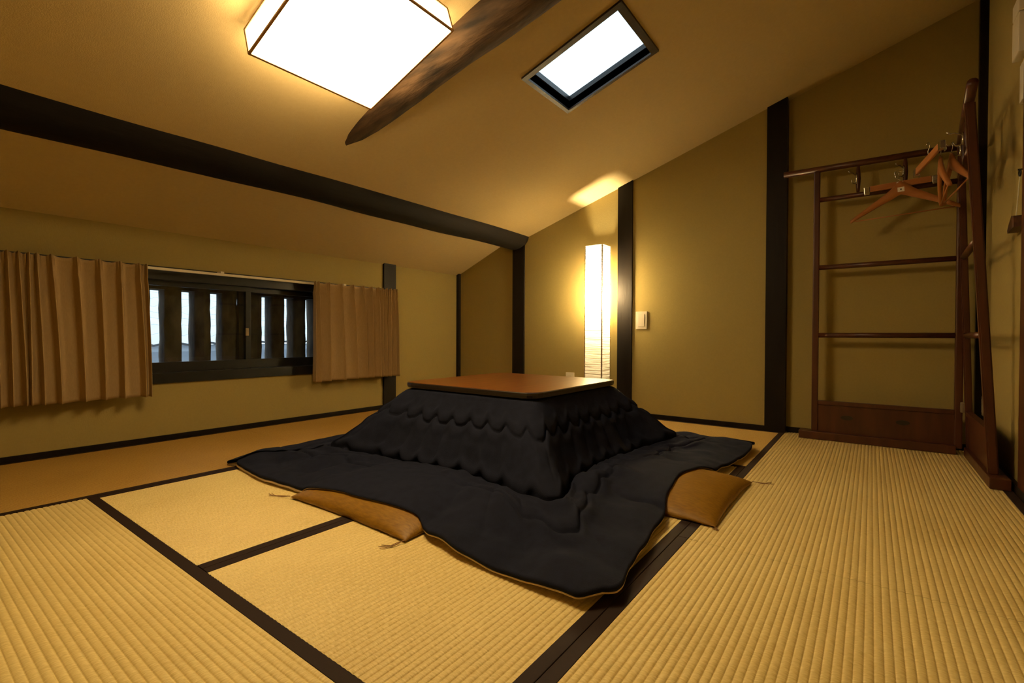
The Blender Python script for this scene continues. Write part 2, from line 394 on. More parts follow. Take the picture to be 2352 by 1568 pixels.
# ------------------------------------------------------------------ window_1 with its outside lattice
win = struct(bpy.data.objects.new('window_1', None)); col.objects.link(win); win.location = ((WX0+WX1)/2, YW, WZ0)
fy0, fy1 = YW-.012, YW+.10
part('frame_head', box(WX0, WX1, fy0, fy1, WZ1-.075, WZ1, .002), 'frame', win)
part('frame_sill', box(WX0, WX1, fy0, fy1, WZ0, WZ0+.060, .002), 'frame', win)
part('frame_jamb', box(WX0, WX0+.05, fy0, fy1, WZ0+.060, WZ1-.075, .002), 'frame', win)
part('frame_jamb', box(WX1-.05, WX1, fy0, fy1, WZ0+.060, WZ1-.075, .002), 'frame', win)
mx = 1.475
for a, b, y in ((WX0+.05, mx+.03, YW+.02), (mx-.03, WX1-.05, YW+.055)):
    bm = bmesh.new(); z0, z1 = WZ0+.060, WZ1-.075
    box_bm(bm, a, b, y, y+.028, z0, z0+.058, .001); box_bm(bm, a, b, y, y+.028, z1-.03, z1, .001)
    box_bm(bm, a, a+.032, y, y+.028, z0+.058, z1-.03, .001); box_bm(bm, b-.032, b, y, y+.028, z0+.058, z1-.03, .001)
    s = part('sash', bm_mesh(bm), 'frame', win)
    part('pane', box(a+.032, b-.032, y+.012, y+.016, z0+.058, z1-.03), 'glass', s)
    if y < YW+.03:
        part('latch', box(mx-.008, mx+.012, y-.012, y, .595, .645, .003), 'brass', s)
# clay lattice bars outside the glass
k = -3
x = .992-.159*5
while x < 2.75:
    V, Fc = [], []; n, K = 12, 16
    xa_, xb_, ya_, yb_ = x-.088, x, YW+.125, YW+.245
    sec = [(xa_, ya_), ((xa_+xb_)/2, ya_-.004), (xb_-.004, ya_), (xb_, ya_+.03), (xb_, ya_+.06), (xb_, ya_+.09), (xb_-.004, yb_), ((xa_+xb_)/2, yb_), (xa_+.004, yb_), (xa_, ya_+.09), (xa_, ya_+.06), (xa_, ya_+.03)]
    for i in range(K+1):
        z = .28+(1.05-.28)*i/K
        for p, q in sec:
            V.append((p+.005*noise.noise((p*14, q*14, z*13)), q+.005*noise.noise((p*14+5, q*14, z*13)), z))
    for i in range(K):
        for j in range(n): Fc.append((i*n+j, i*n+(j+1) % n, (i+1)*n+(j+1) % n, (i+1)*n+j))
    Fc += [tuple(range(n))[::-1], tuple(K*n+j for j in range(n))]
    part('lattice_bar', mesh(V, Fc), 'mud', win, smooth=True)
    x += .159
part('lattice_head', box(WX0-.2, 2.9, YW+.115, YW+.26, .868, 1.10), 'mud', win)
part('lattice_sill', box(WX0-.2, 2.9, YW+.11, YW+.27, .20, .425), 'ledge', win)

# the street side: a tiled roof opposite
def make_roof():
    r = thing('tiled_roof', 'pale grey wavy tiled roof seen through the window lattice', 'roof', (2.2, 5.9, 0))
    part('wall', box(-.5, 8.5, 5.35, 7.6, -1.5, .44), 'plaster', r)
    part('fascia', box(-.6, 8.6, 5.18, 5.34, .445, .505), 'plaster', r)
    K = 150
    for c in range(11):
        y0, z0 = 5.15+.20*c, .530+.078*c
        V, Fc = [], []
        for i in range(K+1):
            x = -.6+9.2*i/K
            ph = x/.27*2*pi
            wv = .016*math.sin(ph)+.007*math.sin(2*ph+.8)
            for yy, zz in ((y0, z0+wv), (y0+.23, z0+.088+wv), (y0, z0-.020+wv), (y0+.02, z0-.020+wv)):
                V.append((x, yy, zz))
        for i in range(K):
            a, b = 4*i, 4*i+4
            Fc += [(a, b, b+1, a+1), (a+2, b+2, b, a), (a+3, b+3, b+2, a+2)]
        me = mesh(V, Fc)
        o = part('tile_course', me, 'tile', r, smooth=False)
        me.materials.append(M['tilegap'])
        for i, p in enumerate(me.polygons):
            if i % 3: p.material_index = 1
make_roof()
struct(obj('ground', box(-12, 18, YW+.3, 30, -3.2, -3.0), 'ledge'))

# ------------------------------------------------------------------ skylight (window_2)
sky = struct(bpy.data.objects.new('window_2', None)); col.objects.link(sky); sky.location = ((SX0+SX1)/2, (SY0+SY1)/2, z_up((SY0+SY1)/2))
def sl(bm, x0, x1, y0, y1, d0, d1):       # box sheared along the ceiling slope; d = height above the ceiling plane
    V = [bm.verts.new((x, y, z_up(y)+d)) for d in (d0, d1) for x, y in ((x0, y0), (x1, y0), (x1, y1), (x0, y1))]
    for f in ((0, 1, 2, 3), (7, 6, 5, 4), (0, 4, 5, 1), (1, 5, 6, 2), (2, 6, 7, 3), (3, 7, 4, 0)): bm.faces.new([V[i] for i in f])
def slm(*a):
    bm = bmesh.new(); sl(bm, *a); return bm_mesh(bm)
for a in ((SX0, SX1, SY0, HY0), (SX0, SX1, HY1, SY1), (SX0, HX0, HY0, HY1), (HX1, SX1, HY0, HY1)):
    part('casing', slm(*a, -.010, .047), 'skyframe', sky)
bm = bmesh.new(); q = .007
for a in ((HX0-.002, HX1+.002, HY0-.002, HY0+q), (HX0-.002, HX1+.002, HY1-q, HY1+.002), (HX0-.002, HX0+q, HY0+q, HY1-q), (HX1-q, HX1+.002, HY0+q, HY1-q)):
    sl(bm, *a, .034, .060)
part('sash', bm_mesh(bm), 'frame', sky)
part('pane', slm(HX0, HX1, HY0, HY1, .044, .048), 'glass', sky)

# ------------------------------------------------------------------ ceiling lamp (square, follows the slope)
SL = math.atan(.322)
def make_ceiling_lamp():
    A = .25                                # half size
    cx, cy = 1.028, 1.497
    r = thing('ceiling_lamp', 'large square lit paper ceiling lamp with thin wooden frame', 'lamp')
    r.location = (cx, cy, z_up(cy)); r.rotation_euler = (-SL, 0, 0)
    def P(name, me, m, root=r, lab=None):
        o = obj(name, me, m, root)
        if lab: o['label'] = lab
        return o
    zb, zt = -.135, -.034
    P('shade_bottom', box(-A+.006, A-.006, -A+.006, A-.006, zb+.004, zb+.007), 'glow', lab='bright white lit paper bottom')
    for a in ((-A+.003, -A+.006, -A+.006, A-.006), (A-.006, A-.003, -A+.006, A-.006), (-A+.006, A-.006, -A+.003, -A+.006), (-A+.006, A-.006, A-.006, A-.003)):
        P('shade_side', box(*a, zb+.008, zt-.008), 'glow_side')
    t = .0075
    for z in (zb, zt-t):
        for a in ((-A, A, -A, -A+t), (-A, A, A-t, A), (-A, -A+t, -A+t, A-t), (A-t, A, -A+t, A-t)):
            P('frame_bar', box(*a, z, z+t), 'lampwood')
    for sx in (-1, 1):
        for sy in (-1, 1):
            P('corner_post', box(min(sx*A, sx*(A-t)), max(sx*A, sx*(A-t)), min(sy*A, sy*(A-t)), max(sy*A, sy*(A-t)), zb+t, zt-t), 'lampwood')
    P('top_board', box(-A+.012, A-.012, -A+.012, A-.012, zt-.004, zt+.002), 'lampwood')
    P('mount_plate', box(-A+.02, A-.02, -A+.02, A-.02, zt+.002, -.001), 'lampwood')
make_ceiling_lamp()

# ------------------------------------------------------------------ floor lamp
def make_floor_lamp():
    x0, x1, y0, y1, zt = 3.272, 3.415, 1.605, 1.752, 1.285
    cx, cy = (x0+x1)/2, (y0+y1)/2
    r = thing('floor_lamp', 'tall square column floor lamp of crinkled white paper, lit', 'lamp', (cx, cy, 0))
    K = 60
    for name, A, B in (('paper_side', (x0, y1), (x0, y0)), ('paper_side', (x0, y0), (x1, y0)), ('paper_side', (x1, y0), (x1, y1)), ('paper_side', (x1, y1), (x0, y1))):
        V, Fc = [], []
        for i in range(K+1):
            z = .03+(zt-.03)*i/K
            for j in range(5):
                f = j/4; wv = .0012*noise.noise((A[0]*9+f*2, A[1]*9, z*60))*(1 if 0 < j < 4 else 0)
                V.append((A[0]+(B[0]-A[0])*f+wv, A[1]+(B[1]-A[1])*f+wv, z))
        for i in range(K):
            for j in range(4): Fc.append((i*5+j, i*5+j+1, i*5+j+6, i*5+j+5))
        part(name, mesh(V, Fc), 'shade', r, smooth=True)
    for px_ in (x0+.006, x1-.006):
        for py_ in (y0+.006, y1-.006):
            part('corner_stick', box(px_-.004, px_+.004, py_-.004, py_+.004, .012, zt-.004), 'lampwood', r)
    part('base_plate', box(x0-.004, x1+.004, y0-.004, y1+.004, .0015, .016, .003), 'lampwood', r)
    part('lamp_stem', tube([(cx, cy, .016), (cx, cy, .80)], .008, 10), 'iron', r)
    part('socket', tube([(cx, cy, .79), (cx, cy, .85)], .018, 14), 'plastic', r)
    bl = bpy.data.lights.new('bulb_light', 'POINT'); bl.energy = BULB_W; bl.color = (1.0, .78, .45); bl.shadow_soft_size = .055
    lo = bpy.data.objects.new('bulb_light', bl); col.objects.link(lo); lo.parent = r; lo.location = (0, 0, .93)
make_floor_lamp()

# ------------------------------------------------------------------ kotatsu table
TX0, TX1, TY0, TY1, TZ = 1.545, 2.315, 1.045, 1.808, .378
CX, CY = (TX0+TX1)/2, (TY0+TY1)/2
def rsq(hx, hy, p, n):                     # rounded square outline, n points a side
    out = []
    for side in range(4):
        for i in range(n):
            q = -1+2*i/n
            s = 1/(1+abs(q)**p)**(1/p)
            a, b = ((1, q), (-q, 1), (-1, -q), (q, -1))[side]
            out.append((a*hx*s, b*hy*s))
    return out
def make_kotatsu():
    r = thing('kotatsu_table', 'low square table with red-brown veneer top and rounded black edge', 'table', (CX, CY, 0))
    hx, hy = (TX1-TX0)/2+.004, (TY1-TY0)/2+.004
    def slabm(h0, rings):
        V, Fc = [], []; n = 0
        for hxx, hyy, z in rings:
            P = rsq(hxx, hyy, 13, 24); n = len(P)
            V += [(CX+a, CY+b, z) for a, b in P]
        for i in range(len(rings)-1):
            for k in range(n): Fc.append((i*n+k, i*n+(k+1) % n, (i+1)*n+(k+1) % n, (i+1)*n+k))
        Fc += [tuple(range(n))[::-1], tuple((len(rings)-1)*n+k for k in range(n))]
        return mesh(V, Fc)
    part('edge_band', slabm(0, [(hx-.010, hy-.010, TZ-.026), (hx-.002, hy-.002, TZ-.023), (hx, hy, TZ-.012), (hx-.001, hy-.001, TZ-.003), (hx-.004, hy-.004, TZ-.0005)]), 'edge', r, label='rounded black edge band')
    part('tabletop', slabm(0, [(hx-.005, hy-.005, TZ-.002), (hx-.005, hy-.005, TZ+.0002), (hx-.006, hy-.006, TZ+.0008)]), 'table', r, label='glossy red-brown veneer surface')
    part('heater_frame', box(CX-.33, CX+.33, CY-.33, CY+.33, .255, .318, .004), 'edge', r)
    for sx in (-1, 1):
        for sy in (-1, 1):
            part('leg', tube([(CX+sx*.30, CY+sy*.30, .0015), (CX+sx*.30, CY+sy*.30, .256)], [.022, .028], 12), 'edge', r)
make_kotatsu()

# ------------------------------------------------------------------ floor cushions
def zab_h(u, v, H):                         # u, v in [-1, 1]
    e = max(0, 1-abs(u)**2.6)*max(0, 1-abs(v)**2.6)
    return H*e**.42
CUSH = [(.930, 1.500, 1.075, 1.705, .060, 0.05), (1.585, 2.165, .385, .960, .058, .06)]
def cush_top(x, y):
    h = 0
    for x0, x1, y0, y1, H, a in CUSH:
        u, v = (2*x-x0-x1)/(x1-x0), (2*y-y0-y1)/(y1-y0)
        if abs(u) < 1 and abs(v) < 1: h = max(h, .006+zab_h(u, v, H))
    return h
def make_cushion(i, label, tassels):
    x0, x1, y0, y1, H, a = CUSH[i]
    r = thing('floor_cushion', label, 'cushion', ((x0+x1)/2, (y0+y1)/2, 0), 'brown floor cushions tucked under the quilt')
    n = 44; V, Fc = [], []; idx = {}
    def pos(u, v):
        # sides pulled in a little, corners left pointed
        pu, pv = 1-.035*(1-v*v), 1-.035*(1-u*u)
        return (x0+x1)/2+u*pu*(x1-x0)/2, (y0+y1)/2+v*pv*(y1-y0)/2
    for top in (1, 0):
        for a_ in range(n+1):
            for b_ in range(n+1):
                u, v = -1+2*a_/n, -1+2*b_/n
                u, v = math.sin(u*pi/2), math.sin(v*pi/2)
                X, Y = pos(u, v)
                if top: z = .006+zab_h(u, v, H)+.002*noise.noise((X*12, Y*12, 3))*max(0, 1-abs(u))
                else: z = .006-.0045*(zab_h(u, v, 1) > .2)
                V.append((X, Y, z))
    m_ = (n+1)**2
    for a_ in range(n):
        for b_ in range(n):
            q = a_*(n+1)+b_
            Fc.append((q, q+n+1, q+n+2, q+1)); Fc.append((m_+q, m_+q+1, m_+q+n+2, m_+q+n+1))
    bm = bmesh.new(); bm.from_mesh(mesh(V, Fc)); bmesh.ops.remove_doubles(bm, verts=bm.verts, dist=.0004)
    part('cover', bm_mesh(bm), 'zabuton', r, smooth=True)
    for su, sv, dx, dy in tassels:
        X, Y = pos(su, sv)
        bm = bmesh.new()
        for k in range(3):
            P = [(X, Y, .010)]
            for j in range(1, 8):
                f = j/7
                P.append((X+dx*f+.010*math.sin(f*5+k)*f, Y+dy*f+.012*math.sin(f*6+k*1.3)*f, .010-.0065*min(1, f*2.5)))
            tube_bm(bm, P, .0011, 5)
        part('tassel', bm_mesh(bm), 'thread', r)
make_cushion(0, 'gold-brown floor cushion under the quilt flap on the bare mat side, thread tassels at corners', [(-1, -1, -.06, .03), (-1, 1, -.02, .10)])
make_cushion(1, 'brown floor cushion under the quilt flap facing the clothes rack, single tassel thread', [(1, -1, .05, -.07), (-1, -1, -.01, -.004)])

# ------------------------------------------------------------------ kotatsu quilt
def lerp_tab(T, x):
    if x <= T[0][0]: return T[0][1]
    for (a, fa), (b, fb) in zip(T, T[1:]):
        if x <= b:
            t = (x-a)/(b-a); t = t*t*(3-2*t)
            return fa+(fb-fa)*t
    return T[-1][1]
def pl(T, t):                               # Catmull-Rom through rows of (t, a, b)
    n = len(T)
    for i in range(n-1):
        if t <= T[i+1][0] or i == n-2:
            f = (t-T[i][0])/(T[i+1][0]-T[i][0])
            out = []
            for k in (1, 2):
                p0, p1, p2, p3 = T[max(i-1, 0)][k], T[i][k], T[i+1][k], T[min(i+2, n-1)][k]
                m1 = (p2-p0)/(T[i+1][0]-T[max(i-1, 0)][0])*(T[i+1][0]-T[i][0]); m2 = (p3-p1)/(T[min(i+2, n-1)][0]-T[i][0])*(T[i+1][0]-T[i][0])
                f2, f3 = f*f, f*f*f
                out.append((2*f3-3*f2+1)*p1+(f3-2*f2+f)*m1+(-2*f3+3*f2)*p2+(f3-f2)*m2)
            return out
# t along the cloth, offset from the table edge (0..1 = table edge..hem), height
SIDE = [(0, -.16, .330), (.06, -.015, .349), (.10, .020, .326), (.20, .090, .255), (.32, .170, .165), (.43, .250, .080), (.475, .275, .046), (.52, .315, .066), (.62, .44, .074), (.75, .62, .060), (.90, .86, .048), (1.0, 1.0, .034)]
CORN = [(0, -.16, .330), (.06, -.02, .346), (.10, .030, .330), (.20, .135, .265), (.32, .28, .175), (.43, .41, .105), (.475, .45, .078), (.52, .50, .078), (.62, .61, .068), (.75, .75, .056), (.90, .90, .046), (1.0, 1.0, .034)]
FRONT = [(.44, .905), (.48, .912), (.58, .936), (.75, .941), (.87, .948), (1.01, .973), (1.136, 1.022), (1.44, .995), (1.65, .981), (2.0, .971), (2.26, .995), (2.40, 1.03)]
RIGHT = [(.90, .440), (.984, .442), (1.16, .478), (1.262, .489), (1.449, .521), (1.70, .57), (1.889, .594), (2.052, .575), (2.176, .522), (2.42, .500), (2.68, .490), (2.85, .505)]
def make_quilt():
    r = thing('kotatsu_quilt', 'thick dark navy quilt with scalloped stitching spread from under the low table', 'quilt', (CX, CY, 0))
    ns, nt_ = 230, 150
    hx, hy = (TX1-TX0)/2, (TY1-TY0)/2
    ox0, ox1, oy0, oy1 = .955, 2.86, .47, 2.38
    V = []; tot = 4*ns
    hem = []
    for i in range(tot):
        side, j = divmod(i, ns)
        q = -1+2*j/ns
        a, b = ((1, q), (-q, 1), (-1, -q), (q, -1))[side]
        si = 1/(1+abs(q)**13)**(1/13); so = 1/(1+abs(q)**22)**(1/22)
        ix, iy = CX+a*hx*si, CY+b*hy*si
        oxp = CX+((ox1-CX) if a > 0 else (CX-ox0))*a*so; oyp = CY+((oy1-CY) if b > 0 else (CY-oy0))*b*so
        if side == 2: oxp += (lerp_tab(FRONT, oyp)-ox0)*min(1, (1.06-abs(q))/.1)
        if side == 3: oyp += (lerp_tab(RIGHT, oxp)-oy0)*min(1, (1.06-abs(q))/.1)
        oxp += .008*noise.noise((oxp*4, oyp*4, 1.5)); oyp += .008*noise.noise((oxp*4, oyp*4, 8.5))
        cn = max(0, (abs(q)-.58)/.42); cn = cn*cn*(3-2*cn)
        # perimeter coordinate for the scallops
        s = (side + (q+1)/2)*9.0
        fr = s % 1.0
        jit = noise.noise((s*.35, 2.2, 5.1)); jit2 = noise.noise((s*1.3, 7.2, 1.1))
        sca = math.cos(2*pi*(fr-.11*math.sin(2*pi*fr)))*(1+.35*jit2)
        nx, ny = (oxp-ix), (oyp-iy); L = math.hypot(nx, ny); nx, ny = nx/L, ny/L
        rowv = []
        for k in range(nt_+1):
            t = k/nt_
            o1, z1 = pl(SIDE, t); o2, z2 = pl(CORN, t)
            f = o1+(o2-o1)*cn; z = z1+(z2-z1)*cn
            X, Y = ix+(oxp-ix)*f, iy+(oyp-iy)*f
            # outward normal of the profile, approximate
            oa, za = pl(SIDE, max(0, t-.02)); ob, zb = pl(SIDE, min(1, t+.02))
            tl = math.hypot((ob-oa)*L, zb-za)+1e-6; nz, no = (ob-oa)*L/tl, -(zb-za)/tl
            d = 0
            for t0, dep, sig, amp in ((.225, .0115, .0065, .019), (.470, .021, .014, .016), (.660, .010, .008, .018)):
                dt = t-(t0+amp*sca+.012*jit+.008*jit2)
                d -= dep*math.exp(-(dt/sig)**2)
                d += dep*.50*math.exp(-((abs(dt)-.040)/.026)**2)
            wsk = max(0, 1-abs(t-.33)/.16)
            d += .010*wsk*(abs(math.sin(pi*(s-.25)+jit*1.2))**.6-.6) + .018*wsk*noise.noise((s*.5, t*1.5, 3.3))
            wfl = min(1, max(0, (t-.48)/.08))
            d += wfl*(.026*noise.noise((X*4.2, Y*4.2, 4.4))+.020*noise.noise((X*8.5, Y*8.5, 1.4)))*(1-.5*max(0, (t-.85)/.15))
            d += wfl*.013*(abs(math.sin(pi*s*.72+jit*4))**.6-.6)*min(1, (t-.48)/.12)*min(1, (1.02-t)/.25)
            d += .003*noise.noise((X*16, Y*16, z*16))
            if t < .1: d *= t/.1
            Xn, Yn, Zn = X+nx*no*d, Y+ny*no*d, z+nz*d
            g = cush_top(Xn, Yn)
            lim = max(g+.014 if g else .0, .022)
            if Zn < lim: Zn = lim+.15*(Zn-lim) if lim+.15*(Zn-lim) > g+.010 else max(g+.010, .018)
            elif g: Zn = max(Zn, g+.012)
            if k == 0 or t < .06: Zn = min(Zn, TZ-.030)
            V.append((Xn, Yn, Zn)); rowv.append((Xn, Yn, Zn))
        # rolled hem
        X, Y, Z = rowv[-1]
        g = cush_top(X, Y)
        hem.append((X, Y, Z, nx, ny, g))
    n1 = nt_+1; Fc = []
    for i in range(tot):
        j = (i+1) % tot
        for k in range(nt_): Fc.append((i*n1+k, i*n1+k+1, j*n1+k+1, j*n1+k))
    base_ = len(V); hb = [(.004, -.004), (.004, -.010), (.000, -.014)]
    for (X, Y, Z, nx, ny, g) in hem:
        for dx, dz in hb: V.append((X+nx*dx, Y+ny*dx, max(Z+dz, g+.004 if g else .0085)))
    for i in range(tot):
        j = (i+1) % tot
        Fc.append((i*n1+nt_, base_+i*3, base_+j*3, j*n1+nt_))
        for k in range(2): Fc.append((base_+i*3+k, base_+i*3+k+1, base_+j*3+k+1, base_+j*3+k))
    o = part('cover', mesh(V, Fc), 'quilt', r, smooth=True, label='dark navy top cloth')
    # cream lining underneath, its piping showing at the hem
    V2, F2 = [], []
    for (X, Y, Z, nx, ny, g) in hem:
        zb_ = max(Z-.014, (g+.004) if g else .0085)
        z_lo = (g+.0015) if g else .0022
        th = 1.0 if (X < 1.2 and Y > 1.62) else .42
        for dx, zz in ((.001, zb_+.001), (.0055*th, zb_-.001), (.0045*th, max(zb_-.0068*th, z_lo+.001)), (-.006, max(zb_-.0085*th, z_lo))):
            V2.append((X+nx*dx, Y+ny*dx, zz))
        for f in (.10, .25):
            xx, yy = X-nx*f, Y-ny*f; gg = cush_top(xx, yy)
            V2.append((xx, yy, max(gg+.002 if gg else .0022, .0022)))
    m6 = 6
    for i in range(tot):
        j = (i+1) % tot
        for k in range(m6-1): F2.append((i*m6+k, i*m6+k+1, j*m6+k+1, j*m6+k))
    part('lining', mesh(V2, F2), 'lining', r, smooth=True, label='cream lining showing along the hem')
make_quilt()

# ------------------------------------------------------------------ curtains and rail
RZ, RY = .964, YW-.062
rl = thing('curtain_rail', 'thin cream curtain rail across the top of the dark window', 'curtain rail', (1.45, RY, RZ))
part('rail', box(.17, 2.62, RY-.006, RY+.008, RZ-.007, RZ+.008, .002), 'plastic', rl)
for bx in (1.30, 2.15): part('bracket', box(bx-.010, bx+.010, RY+.0, YW-.012, RZ+.008, RZ+.020, .001), 'plastic', rl)
part('end_cap', box(.155, .170, RY-.009, RY+.011, RZ-.010, RZ+.011, .002), 'plastic', rl)
part('end_cap', box(2.62, 2.635, RY-.009, RY+.011, RZ-.010, RZ+.011, .002), 'plastic', rl)
def make_curtain(label, tops, bots, x_end, z0, z1, side):
    # tops/bots: pleat positions along the rail at heading and hem; x_end = loose leading edge (top, hem)
    r = thing('curtain', label, 'curtain', ((tops[0]+tops[-1])/2, RY-.03, z0), 'pleated window curtains')
    def col_at(f, z):
        # f in pleat index space, returns x, y
        h = (z-z0)/(z1-z0)
        i = int(math.floor(f)); i = max(0, min(len(tops)-2, i)); u = f-i
        bl = 1-h**1.4
        ta = tops[i]+(bots[i]-tops[i])*bl; tb = tops[i+1]+(bots[i+1]-tops[i+1])*bl
        gap = abs(tb-ta)
        ease = u-.10*math.sin(2*pi*u)
        x = ta+(tb-ta)*ease
        uu = min(u, 1-u)
        hd = min(1, max(0, (z1-z)/.085)); pin = math.exp(-((z-(z1-.085))/.022)**2)
        v = u if side == 0 else 1-u
        saw = v/.76 if v < .76 else (1-v)/.24
        saw = saw*saw*(3-2*saw)
        ridge = math.exp(-(uu*gap/(.012-.005*pin))**2)
        bowl = (1-math.cos(2*pi*u))*.5
        D = (.050 if side == 0 else .060)*min(1, .50+gap/.16)
        y = RY-.036 - .012*ridge*(1-.6*pin) + D*saw*(.30+.70*hd) - .010*hd
        if hd < 1 and uu*gap < .020: y -= .0075*math.cos(uu*gap/.0065*pi)*(1-hd)
        y -= .010*(1-h)*noise.noise((x*9, z*3, i*2.1))
        y = min(y, YW-.016)
        if z > RZ-.016: y = min(y, RY-.0095)
        zz = z-(.010*bowl if h > .97 else 0)-.006*noise.noise((x*6, 0, 2))*(1 if h < .03 else 0)
        return x, y, zz
    npl = len(tops)-1; U = npl*40; K = 46; V, Fc = [], []
    for a in range(U+1):
        for b in range(K+1):
            hz = b/K; hz = hz if hz < .8 else hz
            V.append(col_at(npl*a/U, z0+(z1-z0)*hz))
    for a in range(U):
        for b in range(K):
            q = a*(K+1)+b; Fc.append((q, q+K+1, q+K+2, q+1))
    o = part('cloth', mesh(V, Fc), 'curtain', r, smooth=True)
    md = o.modifiers.new('thick', 'SOLIDIFY'); md.thickness = .0022; md.offset = 0
    for t in tops[1:-1]:
        part('hook', tube([(t, RY-.010, z1-.012), (t, RY-.004, RZ-.004)], .0012, 6), 'plastic', r)
make_curtain('beige pleated curtain bunched at the window end away from the wall corner', [.200, .240, .275, .310, .348, .385, .420, .455, .480, .530, .622, .708, .792, .872, .905], [.205, .245, .285, .325, .362, .402, .445, .462, .505, .565, .652, .730, .808, .900, .925], 0, .268, .979, 0)
make_curtain('beige pleated curtain hanging beside the slim black post near the corner', [1.882, 1.908, 1.990, 2.090, 2.190, 2.280, 2.355, 2.420, 2.460, 2.500, 2.540, 2.575, 2.600], [1.880, 1.925, 2.000, 2.120, 2.228, 2.318, 2.372, 2.440, 2.462, 2.492, 2.540, 2.590, 2.625], 0, .272, .979, 1)

# ------------------------------------------------------------------ wall plates
def plate(label, name, cat, me, extra=()):
    o = thing(name, label, cat, tuple(sum((Vector(v.co) for v in me.vertices), Vector())/len(me.vertices)))
    part('cover_plate', me, 'plastic', o)
    for n_, m_, ma in extra: part(n_, m_, ma, o)
plate('tall ivory switch plate on the wall right of the floor lamp and post', 'switch_plate', 'switch', box(XB-.010, XB, 1.326, 1.413, .655, .786, .003),
      [('rocker', box(XB-.014, XB-.0095, 1.345, 1.394, .675, .766, .002), 'plastic')])
plate('small ivory wall outlet behind the table, low on the wall', 'wall_outlet', 'outlet', box(XB-.010, XB, 1.935, 2.012, .185, .306, .003),
      [('socket_face', box(XB-.013, XB-.0095, 1.955, 1.992, .205, .286, .002), 'plastic')])
plate('ivory wall outlet low on the wall behind the clothes rack', 'wall_outlet', 'outlet', box(3.385, 3.455, YC, YC+.010, .20, .30, .003),
      [('socket_face', box(3.402, 3.438, YC+.0095, YC+.013, .215, .285, .002), 'plastic')])

